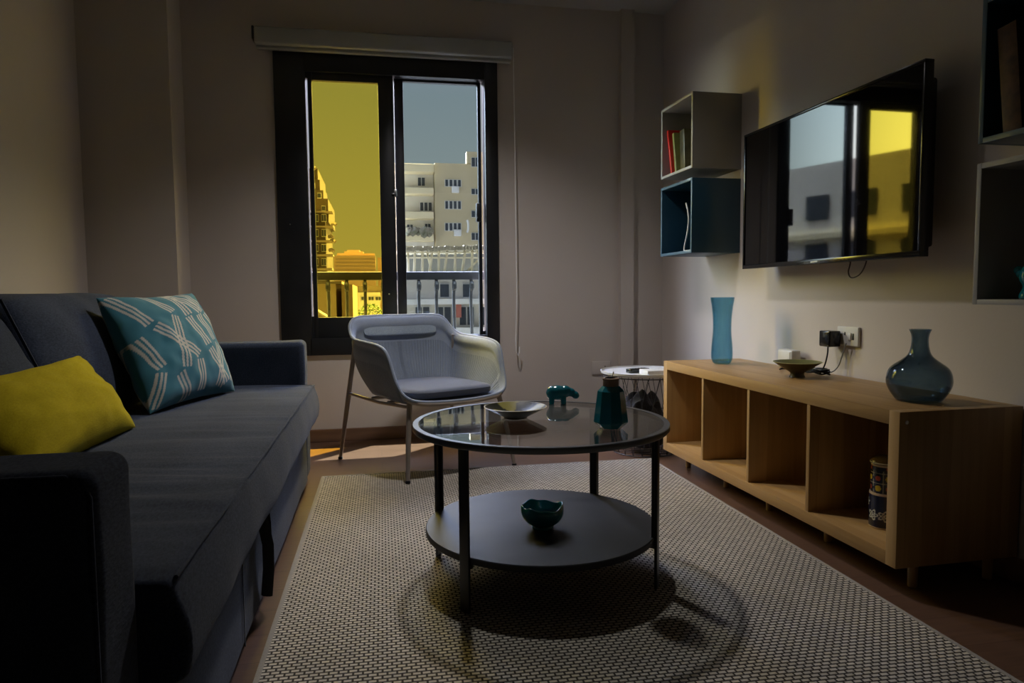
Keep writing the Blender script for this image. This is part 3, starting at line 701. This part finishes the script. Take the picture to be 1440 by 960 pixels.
# ------------------------------------------------------------------ sideboard
KZ, KH, KW, KD = .075, .42, 1.47, .39
kb = empty('sideboard', 'low oak open shelf unit with four compartments along right wall', 'sideboard', tuple(rw(0, 0)), KROT)
T = .038; ti = .016
one('top_panel', oak_y, kb, 0, KD, T, KW-T, KZ+KH-T, KZ+KH, bev=.0008)
one('bottom_panel', oak_y, kb, 0, KD, T, KW-T, KZ, KZ+T, bev=.0008)
for b0 in (0, KW-T): one('side_panel', oak_z, kb, 0, KD, b0, b0+T, KZ, KZ+KH, bev=.0012)
cw = (KW-2*T-3*ti)/4
for i in range(3):
    b0 = T+cw*(i+1)+ti*i; one('divider', oak_z, kb, .002, KD-.002, b0, b0+ti, KZ+T, KZ+KH-T, bev=.0008)
for b0 in (.045, .40, .735, 1.05, 1.40):
    for a0 in (.095, .34):
        bm = B(); lathe(bm, [(0, 0), (.010, 0), (.012, .002), (.014, KZ), (0, KZ)], 20, (a0, b0, 0)); finish('foot', bm, oak_z, kb)
bm = B(); lathe(bm, [(0, .0015), (.004, .0015), (.0055, 0)], 16); bmesh.ops.transform(bm, matrix=Matrix.Translation((.022, -.0002, KZ+KH-.028)) @ Matrix.Rotation(PI/2, 4, 'X'), verts=bm.verts); finish('screw_head', bm, MATS['zinc'], kb)
KT = KZ+KH

def vase(name, loc, prof, m, label, th=.0035, seg=56, wob=None):
    bm = B(); out = pr(prof, 5); inn = [(max(r-th, .001), max(z, th*2)) for r, z in out[::-1] if r > th]
    lathe(bm, out + inn + [(0, th*2)], seg, wob=wob); o = finish(name, bm, m, loc=loc, angle=180); tag(o, label, 'vase'); return o
vase('tall_vase', (1.5, 2.83, KT), [(0,0), (.030,.0), (.042,.012), (.0465,.035), (.045,.08), (.040,.14), (.0405,.20), (.045,.25), (.0505,.283), (.0515,.295)], vblue_m, 'tall cylindrical petrol blue glass vase on far end of oak sideboard')
vase('round_vase', (1.524, 1.714, KT), [(0,0), (.050,.0), (.066,.012), (.082,.042), (.084,.068), (.074,.095), (.045,.118), (.031,.132), (.024,.152), (.0215,.175), (.0235,.192), (.029,.206)], vsmoke_m, 'round-bellied smoky blue glass vase with narrow neck on near end of sideboard')
o = bowl_obj('footed_bowl', (1.524, 2.301, KT), pr([(0,0), (.026,0), (.027,.003), (.024,.012), (.028,.02), (.05,.033), (.072,.048), (.087,.057)], 3), pr([(.085,.0585), (.068,.050), (.045,.038), (.02,.028), (0,.026)], 4), olivebowl_m, lambda p: (.13,.13,.05), (.075,.06,.03), (.34,.33,.15))
tag(o, 'shallow dark olive footed bowl in the middle of the oak sideboard', 'bowl')
# white router box, charger, sockets, cables
def rwbox(bm, a0, a1, b0, b1, z0, z1, bev=0, **k): box(bm, a0, a1, b0, b1, z0, z1, bev, m4=RWM, **k)
o = empty('white_adapter_box', 'small white adapter box standing on sideboard behind the footed bowl', 'adapter', tuple(rw(.352, 1.02, KT)), KROT)
one('housing', whitepl_m, o, -.018, .025, -.05, .05, 0, .078, bev=.007, seg=3); one('front_plate', cream_m, o, -.0205, -.018, -.04, .04, .008, .07, bev=.001)
o = empty('wall_socket', 'white double wall socket plate on right wall above sideboard', 'socket', tuple(rw(WA, .705, .645)), KROT)
one('plate', cream_m, o, -.012, 0, -.058, .058, -.036, .036, bev=.004, seg=3)
sockd_m = mat('socket_dark', (.02,.02,.02), .5)
bm = B(); box(bm, -.0135, -.011, -.036, -.026, -.012, .012, .001); box(bm, -.0135, -.011, .01, .016, .004, .016, .001); finish('socket_holes', bm, sockd_m, o)
one('rocker_switch', cream_m, o, -.016, -.012, -.022, -.006, -.014, .014, bev=.002)
o = empty('charger', 'black plug-in charger in the wall socket with cable hanging down', 'charger', tuple(rw(WA-.016, .755, .634)), KROT)
one('body', tvb_m, o, -.05, -.001, -.022, .04, -.03, .03, bev=.005, seg=3)
bm = B(); tube(bm, cr_spline([Vector(q) for q in ((-.03, .012, -.029), (-.032, .012, -.06), (-.036, .02, -.10), (-.045, .03, -.125), (-.06, .045, -.133))], 5), .0028, 6); finish('cord', bm, strap_m, o, angle=180)
bm = B(); random.seed(5)
P = []
for i in range(46):
    a = i*.75; P.append(rw(.315+.028*cos(a)*(1+.2*sin(i)), .795+.07*sin(a)*(1+.15*cos(i*1.7)), KT+.005+.012*abs(sin(i*.9))+i*.0002))
tube(bm, cr_spline(P, 3), .0032, 6)
P = [rw(.30, .83, KT+.015), rw(.27, .90, KT+.02), rw(.255, .93, KT+.008), rw(.30, .97, KT+.004), rw(.33, .93, KT+.006)]
tube(bm, cr_spline(P, 5), .0028, 6)
o = finish('coiled_cable', bm, strap_m, angle=180); tag(o, 'tangled coil of black cable on sideboard below the wall socket', 'cable')
bm = B(); tube(bm, cr_spline([rw(WA-.02, .70, .62), rw(WA-.022, .715, .58), rw(WA-.03, .73, .53), rw(WA-.05, .75, KT+.012), rw(WA-.08, .80, KT+.022)], 5), .0025, 6)
o = finish('white_cable', bm, mat('grey_cable', (.25,.25,.24), .5), angle=180); tag(o, 'thin grey cable running from wall socket down to sideboard top', 'cable')
# painted ceramic canisters in the nearest compartment
def floral(p, h, s):
    a = math.atan2(p.y, p.x); u = a*.038/s; v = p.z
    for k in range(-4, 5):
        for (cu, cv, R) in ((k*.052, h*.38, .015), (k*.052+.026, h*.72, .010)):
            d = math.hypot(u-cu, v-cv); an = math.atan2(v-cv, u-cu)
            if abs(d - R*(.75+.25*cos(5*an))) < .0022 or d < .003: return (.55,.57,.56)
            if R > .012 and abs(d-.006) < .0012: return (.5,.52,.5)
    if v > h-.006 or v < .004: return (.55,.42,.3)
    return (.008,.012,.04)
def canister(name, loc, r, h, label, mode=0, group=None):
    e = empty(name, label, 'canister', loc, .5)
    bm = B(); lay = bm.verts.layers.float_color.new('col')
    n = 60; prof = [(r*.85, 0)]+[(r*(1+.03*sin(PI*i/n)), h*i/n) for i in range(1, n+1)]+[(r*.88, h), (r*.85, h*.9)]
    lathe(bm, [(0, 0)]+prof, 110)
    for v in bm.verts:
        if mode == 0: c = floral(v.co, h, 1)
        else:
            a = math.atan2(v.co.y, v.co.x); z = v.co.z/h; q = sin(a*4+2)*sin(z*9)
            c = (.5,.36,.03) if q > .6 and z < .6 else (.28,.05,.03) if q < -.7 else (.3,.28,.22) if abs(q) < .05 and z < .8 else (.01,.012,.03)
            if z > .93: c = (.5,.4,.3)
        v[lay] = (*c, 1)
    finish('body', bm, floral_m, e)
    return e
cj = rw(.17, T+.05, KZ+T); 
e = canister('floral_canister', tuple(rw(.135, .205, KZ+T)), .040, .105, 'dark blue canister painted with white flowers, lower of two stacked in sideboard')
e2 = canister('painted_canister', tuple(rw(.135, .205, KZ+T+.1055)), .037, .085, 'dark canister with yellow and red motifs stacked on the floral canister', 1)
bm = B(); lathe(bm, pr([(0,.084), (.036,.084), (.039,.087), (.039,.092), (.033,.098), (.018,.106), (.006,.108), (0,.108)], 3), 40); finish('lid', bm, noisy('canister_lid_brown', (.08,.05,.03), (.12,.08,.05), 20, .3), e2)
bm = B(); tube(bm, [(.0385*cos(2*PI*i/40), .0385*sin(2*PI*i/40), .089) for i in range(40)], .0022, 6, closed=True); finish('seal_ring', bm, whitepl_m, e2, angle=180)

# ------------------------------------------------------------------ television
tv = empty('television', 'large flat black wall-mounted television above the oak sideboard', 'television', tuple(rw(WA, .755, 1.205)), KROT)
hw, hh = .502, .291
def tvp(name, m, *a, **k):
    bm = B(); box(bm, *a, **k); bmesh.ops.transform(bm, matrix=Matrix.Rotation(math.radians(.8), 4, 'Y'), verts=bm.verts); return finish(name, bm, m, tv)
bm = B()
for q in ((-hw, hw, hh-.010, hh), (-hw, hw, -hh, -hh+.018), (-hw, -hw+.010, -hh+.018, hh-.010), (hw-.010, hw, -hh+.018, hh-.010)): box(bm, -.122, -.09, *q, .0015)
box(bm, -.1, -.045, -hw+.03, hw-.03, -hh+.03, hh-.04, .01); finish('casing', bm, tvb_m, tv)
one('screen', screen_m, tv, -.1175, -.10, -hw+.010, hw-.010, -hh+.018, hh-.010)['label'] = 'glossy reflective dark screen'
bm = B(); box(bm, -.02, -.001, -.2, .2, -.15, .15, .003); box(bm, -.055, -.015, -.16, -.13, -.2, .2, .003); box(bm, -.055, -.015, .13, .16, -.2, .2, .003); finish('wall_bracket', bm, blackmetal_m, tv)
one('logo_plate', mat('silver_badge', (.4,.4,.4), .3, .8), tv, -.1228, -.1215, -.02, .02, -hh+.005, -hh+.011)
bm = B(); tube(bm, cr_spline([Vector(q) for q in ((-.05, -.115, -hh+.05), (-.06, -.118, -hh-.005), (-.062, -.112, -.325), (-.062, -.128, -.345), (-.062, -.17, -.335), (-.06, -.196, -.30), (-.05, -.198, -hh+.05))], 6), .0025, 6); finish('cable_loop', bm, mat('dark_brown_cable', (.03,.012,.01), .4), tv, angle=180)['label'] = 'thin dark red-brown cable loop'

# ------------------------------------------------------------------ wall cubes
def cube(name, b0, z0, m, edge_m, label, group='wall cubes beside the television'):
    e = empty(name, label, 'shelf box', tuple(rw(WA, b0, z0)), KROT, group); t_ = .013; S = .35; D_ = .25
    one('side_panel', m, e, -D_, 0, 0, t_, 0, S, bev=.0008); one('side_panel', m, e, -D_, 0, S-t_, S, 0, S, bev=.0008)
    one('bottom_panel', m, e, -D_, 0, t_, S-t_, 0, t_, bev=.0008); one('top_panel', m, e, -D_, 0, t_, S-t_, S-t_, S, bev=.0008)
    one('back_panel', m, e, -.012, -.004, t_, S-t_, t_, S-t_)
    bm = B()
    for q in ((0, t_, 0, S), (S-t_, S, 0, S), (t_, S-t_, 0, t_), (t_, S-t_, S-t_, S)): box(bm, -D_-.0012, -D_, *q, .0004)
    finish('front_edge', bm, edge_m, e); return e
gedge = noisy('grey_edge_band', (.42,.42,.40), (.46,.46,.44), 4, .35); bedge = noisy('blue_edge_band', (.07,.13,.18), (.09,.155,.21), 4, .3)
UB1, UB2 = 3.0458-KY, -.415
cube('wall_cube', UB1, 1.3961, greybox_m, gedge, 'light grey wall cube holding red and green books, left of the television')
cube('wall_cube', UB1, 1.0007, bluebox_m, bedge, 'dark blue wall cube under the grey cube left of the television')
cube('wall_cube', UB2, .775, greybox_m, gedge, 'light grey wall cube at right photo edge, below the blue cube')
cube('wall_cube', UB2, 1.174, bluebox_m, bedge, 'dark blue wall cube at top right photo corner holding a brown book')
def book(a, b, z, th, dp, h, m, pm, label, lean=0, group=None, cat='book'):
    e = empty('book', label, cat, tuple(rw(a, b, z)), KROT, group); e.rotation_euler = (lean, 0, KROT)
    bm = B(); box(bm, 0, dp, 0, .0018, 0, h, .0005); box(bm, 0, dp, th-.0018, th, 0, h, .0005); box(bm, -.0012, .001, 0, th, 0, h, .0008); finish('cover', bm, m, e)
    one('pages', mat('paper', (.6,.56,.45), .9), e, .001, dp-.003, .0018, th-.0018, .003, h-.003); return e
red_b = noisy('red_book_cover', (.55,.012,.01), (.65,.02,.015), 20, .3); green_b = noisy('olive_green_book_cover', (.22,.24,.06), (.3,.32,.1), 20, .4); gold_b = noisy('dark_green_gold_book_cover', (.035,.04,.015), (.17,.15,.075), 14, .35)
zb = 1.3961+.0135
BG = 'books in the grey wall cube'
book(WA-.235, UB1+.250, zb, .016, .19, .235, red_b, None, 'slim bright red book leaning in the grey cube left of television', math.radians(-13), BG)
book(WA-.232, UB1+.205, zb, .018, .19, .205, green_b, None, 'slim olive green book leaning beside the red book', math.radians(-10), BG)
book(WA-.225, UB1+.125, zb, .050, .19, .20, gold_b, None, 'thicker dark green patterned book right of the olive book', math.radians(-4), BG)
bk = noisy('brown_mottled_book_cover', (.035,.012,.006), (.12,.05,.018), 30, .5)
book(WA-.235, UB2+.245, 1.174+.0135, .050, .18, .262, bk, None, 'worn brown patterned book leaning in the top right blue cube', math.radians(-6))
# white bent ornament in the far blue cube
bm = B(); z0 = 1.0007+.013; tube(bm, cr_spline([rw(WA-.2, UB1+.165, z0+.24), rw(WA-.2, UB1+.145, z0+.20), rw(WA-.2, UB1+.135, z0+.15), rw(WA-.2, UB1+.15, z0+.09), rw(WA-.2, UB1+.178, z0+.03), rw(WA-.2, UB1+.178, z0+.008), rw(WA-.2, UB1+.15, z0+.005), rw(WA-.2, UB1+.10, z0+.005), rw(WA-.17, UB1+.06, z0+.005), rw(WA-.12, UB1+.05, z0+.005)], 6), .0042, 8)
o = finish('wire_ornament', bm, whitepl_m, angle=180); tag(o, 'thin curved white ornament standing inside the dark blue cube by the corner', 'ornament')
# teal figurine at the right edge
bm = B(); lathe(bm, pr([(0,0), (.022,0), (.025,.01), (.018,.03), (.026,.05), (.02,.075), (.008,.088), (0,.09)], 4), 32)
for k, (dy, z_) in enumerate(((.03, .062), (.036, .07), (-.03, .06))): bmesh.ops.create_uvsphere(bm, u_segments=14, v_segments=8, radius=.011, matrix=Matrix.Translation((0, dy, z_)))
o = finish('teal_ornament', bm, tealbowl_m, loc=tuple(rw(WA-.19, UB2+.245, .775+.0135)), angle=180); tag(o, 'small turquoise ornament inside grey cube at right photo edge', 'ornament')
for q in (0,): pass

# ------------------------------------------------------------------ wire basket side table
SXc, SYc = 1.325, 3.31
st = empty('wire_side_table', 'round white-topped wire basket side table in the corner beyond sideboard', 'side table', (SXc, SYc, 0))
bm = B(); lathe(bm, [(0, .405), (.212, .405), (.218, .409), (.221, .42), (.218, .421), (.214, .413), (0, .412)], 72); finish('tray_top', bm, traywhite_m, st)
def ringpts(r, z, n=48): return [(r*cos(2*PI*i/n), r*sin(2*PI*i/n), z) for i in range(n)]
def rz_(z): return .155+(.205-.155)*(z/.39)
bm = B()
for z in (.006, .20, .395): tube(bm, ringpts(rz_(z), z), .0028 if z != .2 else .002, 6, closed=True)
finish('basket_ring', bm, wire_m, st, angle=180)
bm = B(); nw = 22
for i in range(nw):
    for s in (1, -1):
        P = []
        for k in range(9):
            z = .006+.389*k/8; a = 2*PI*(i/nw)+s*k/8*2*PI/nw*1.5; r = rz_(z); P.append((r*cos(a), r*sin(a), z))
        tube(bm, P, .0016, 5)
for i in range(-3, 4):
    h = math.sqrt(max(0, .153**2-(i*.045)**2)); tube(bm, [(-h, i*.045, .006), (h, i*.045, .006)], .0016, 5)
o = finish('wire_mesh', bm, wire_m, st, angle=180)
def bagfn(P, q):
    P = P.copy(); P.z += .04*noise.noise(Vector((P.x*14, P.y*14, 2)))*(q.z > 0)*2; k = 1-.25*(q.z+1)/2; P.x *= k; P.y *= k; return P + noise.noise_vector(P*18)*.012
bm = B(); soft(bm, (0, 0, 0), (.12, .12, .13), (16, 16, 16), 3, bagfn); o = finish('dark_cloth_bag', bm, fabric('black_cloth', (.012,.012,.014), (.03,.03,.034), 200), loc=(SXc-.005, SYc-.0, .155), angle=180)
tag(o, 'crumpled black cloth bag inside the wire basket side table', 'bag')
bm = B(); box(bm, -.075, .075, -.05, .05, 0, .026, .003); o = finish('white_box', bm, whitepl_m, loc=(1.335, 3.16, .413), rot=(0, 0, .05)); tag(o, 'flat white box lying on the side table tray', 'box')
rm_ = empty('remote_control', 'black remote control lying on side table tray behind the white box', 'remote control', (1.28, 3.28, .413), .3)
one('case', tvb_m, rm_, -.06, .06, -.022, .022, 0, .02, bev=.004)
bm = B()
for i in range(5):
    for j in (-1, 0, 1): lathe(bm, [(.0035, .0195), (.0035, .0212), (0, .0215)], 8, (-.04+.018*i, j*.011, 0))
finish('buttons', bm, sockd_m, rm_)
# low socket on the back wall
o = empty('wall_outlet', 'small cream wall outlet low on back wall beside the side table', 'socket', (1.302, Y, .368))
one('plate', wall_m, o, -.058, .058, -.009, 0, -.04, .04, bev=.003)
bm = B(); box(bm, .02, .026, -.0105, -.008, .006, .012, .001); box(bm, .02, .026, -.0105, -.008, -.012, -.006, .001); finish('socket_holes', bm, sockd_m, o)

# ------------------------------------------------------------------ light
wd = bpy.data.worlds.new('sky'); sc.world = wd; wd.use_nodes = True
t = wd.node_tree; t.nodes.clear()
def N_(typ, ins=None, **kw):
    x = t.nodes.new(typ)
    for k, v in kw.items(): setattr(x, k, v)
    for k, v in (ins or {}).items():
        if isinstance(v, bpy.types.NodeSocket): t.links.new(v, x.inputs[k])
        else: x.inputs[k].default_value = v
    return x
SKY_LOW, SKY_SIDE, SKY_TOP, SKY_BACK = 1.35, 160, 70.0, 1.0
co = N_('ShaderNodeTexCoord'); sep = N_('ShaderNodeSeparateXYZ', {0: co.outputs['Generated']})
def MR(v, a, b, c, d): return N_('ShaderNodeMapRange', {0: v, 1: a, 2: b, 3: c, 4: d}, interpolation_type='SMOOTHSTEP').outputs[0]
def MA(op, a, b): return N_('ShaderNodeMath', {0: a, 1: b}, operation=op).outputs[0]
az = N_('ShaderNodeMath', {0: sep.outputs['X'], 1: sep.outputs['Y']}, operation='ARCTAN2').outputs[0]
azabs = N_('ShaderNodeMath', {0: az}, operation='ABSOLUTE').outputs[0]
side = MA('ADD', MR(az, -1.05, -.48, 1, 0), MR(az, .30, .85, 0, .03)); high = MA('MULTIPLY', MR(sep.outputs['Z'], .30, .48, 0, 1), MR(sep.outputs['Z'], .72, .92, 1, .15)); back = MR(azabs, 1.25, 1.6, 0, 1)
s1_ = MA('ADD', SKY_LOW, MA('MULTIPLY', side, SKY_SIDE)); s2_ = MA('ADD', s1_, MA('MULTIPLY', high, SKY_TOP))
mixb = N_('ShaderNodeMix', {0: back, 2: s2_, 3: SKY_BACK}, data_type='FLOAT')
hz = N_('ShaderNodeValToRGB', {0: sep.outputs['Z']}); e = hz.color_ramp.elements
e[0].position = 0; e[0].color = (.34,.32,.28,1); e[1].position = .12; e[1].color = (.285,.29,.275,1)
for p_, c_ in ((.27, (.225,.25,.265,1)), (.36, (.27,.265,.33,1)), (.6, (.31,.30,.46,1))): q_ = e.new(p_); q_.color = c_
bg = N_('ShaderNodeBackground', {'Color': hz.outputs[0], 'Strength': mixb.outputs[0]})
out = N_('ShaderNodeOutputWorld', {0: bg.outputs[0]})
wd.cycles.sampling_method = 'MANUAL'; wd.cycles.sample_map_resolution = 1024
pl = bpy.data.lights.new('window_portal', 'AREA'); pl.shape = 'RECTANGLE'; pl.size = 1.2; pl.size_y = 1.62; pl.cycles.is_portal = True
po = bpy.data.objects.new('window_portal', pl); COL.objects.link(po); po.location = (.08, Y+.125, 1.308); po.rotation_euler = (-PI/2, 0, 0)
LXY = (.32, 2.8)
cl = empty('added_lamp_mount', None, None, (LXY[0], LXY[1], CZ), kind='structure')     # added ceiling mount, out of view, for the fill spot
bm = B(); lathe(bm, [(.055, -.002), (.085, -.004), (.09, -.001), (.09, .0), (.055, .0)], 40); finish('added_fill_ring', bm, whitepl_m, cl)
sl = bpy.data.lights.new('added_fill_spot', 'SPOT'); sl.energy = 84; sl.spot_size = math.radians(126); sl.spot_blend = 1; sl.shadow_soft_size = .06; sl.color = (1, .95, .94)  # fill lamp added to brighten the far half of the room
slo = bpy.data.objects.new('added_fill_spot', sl); COL.objects.link(slo); slo.location = (LXY[0], LXY[1], CZ-.08)
sn = bpy.data.lights.new('sun', 'SUN'); sn.energy = 36; sn.angle = .009; sn.color = (1, .93, .8)
so = bpy.data.objects.new('sun', sn); COL.objects.link(so); so.rotation_euler = Vector((.26, .27, 1)).to_track_quat('Z', 'Y').to_euler(); so.location = (2, 8, 10)

sc.cycles.diffuse_bounces = 8; sc.cycles.max_bounces = 16; sc.cycles.transparent_max_bounces = 16
sc.view_settings.view_transform = 'Standard'; sc.view_settings.look = 'None'; sc.view_settings.exposure = 0; sc.view_settings.gamma = 1
sc.view_settings.use_curve_mapping = False
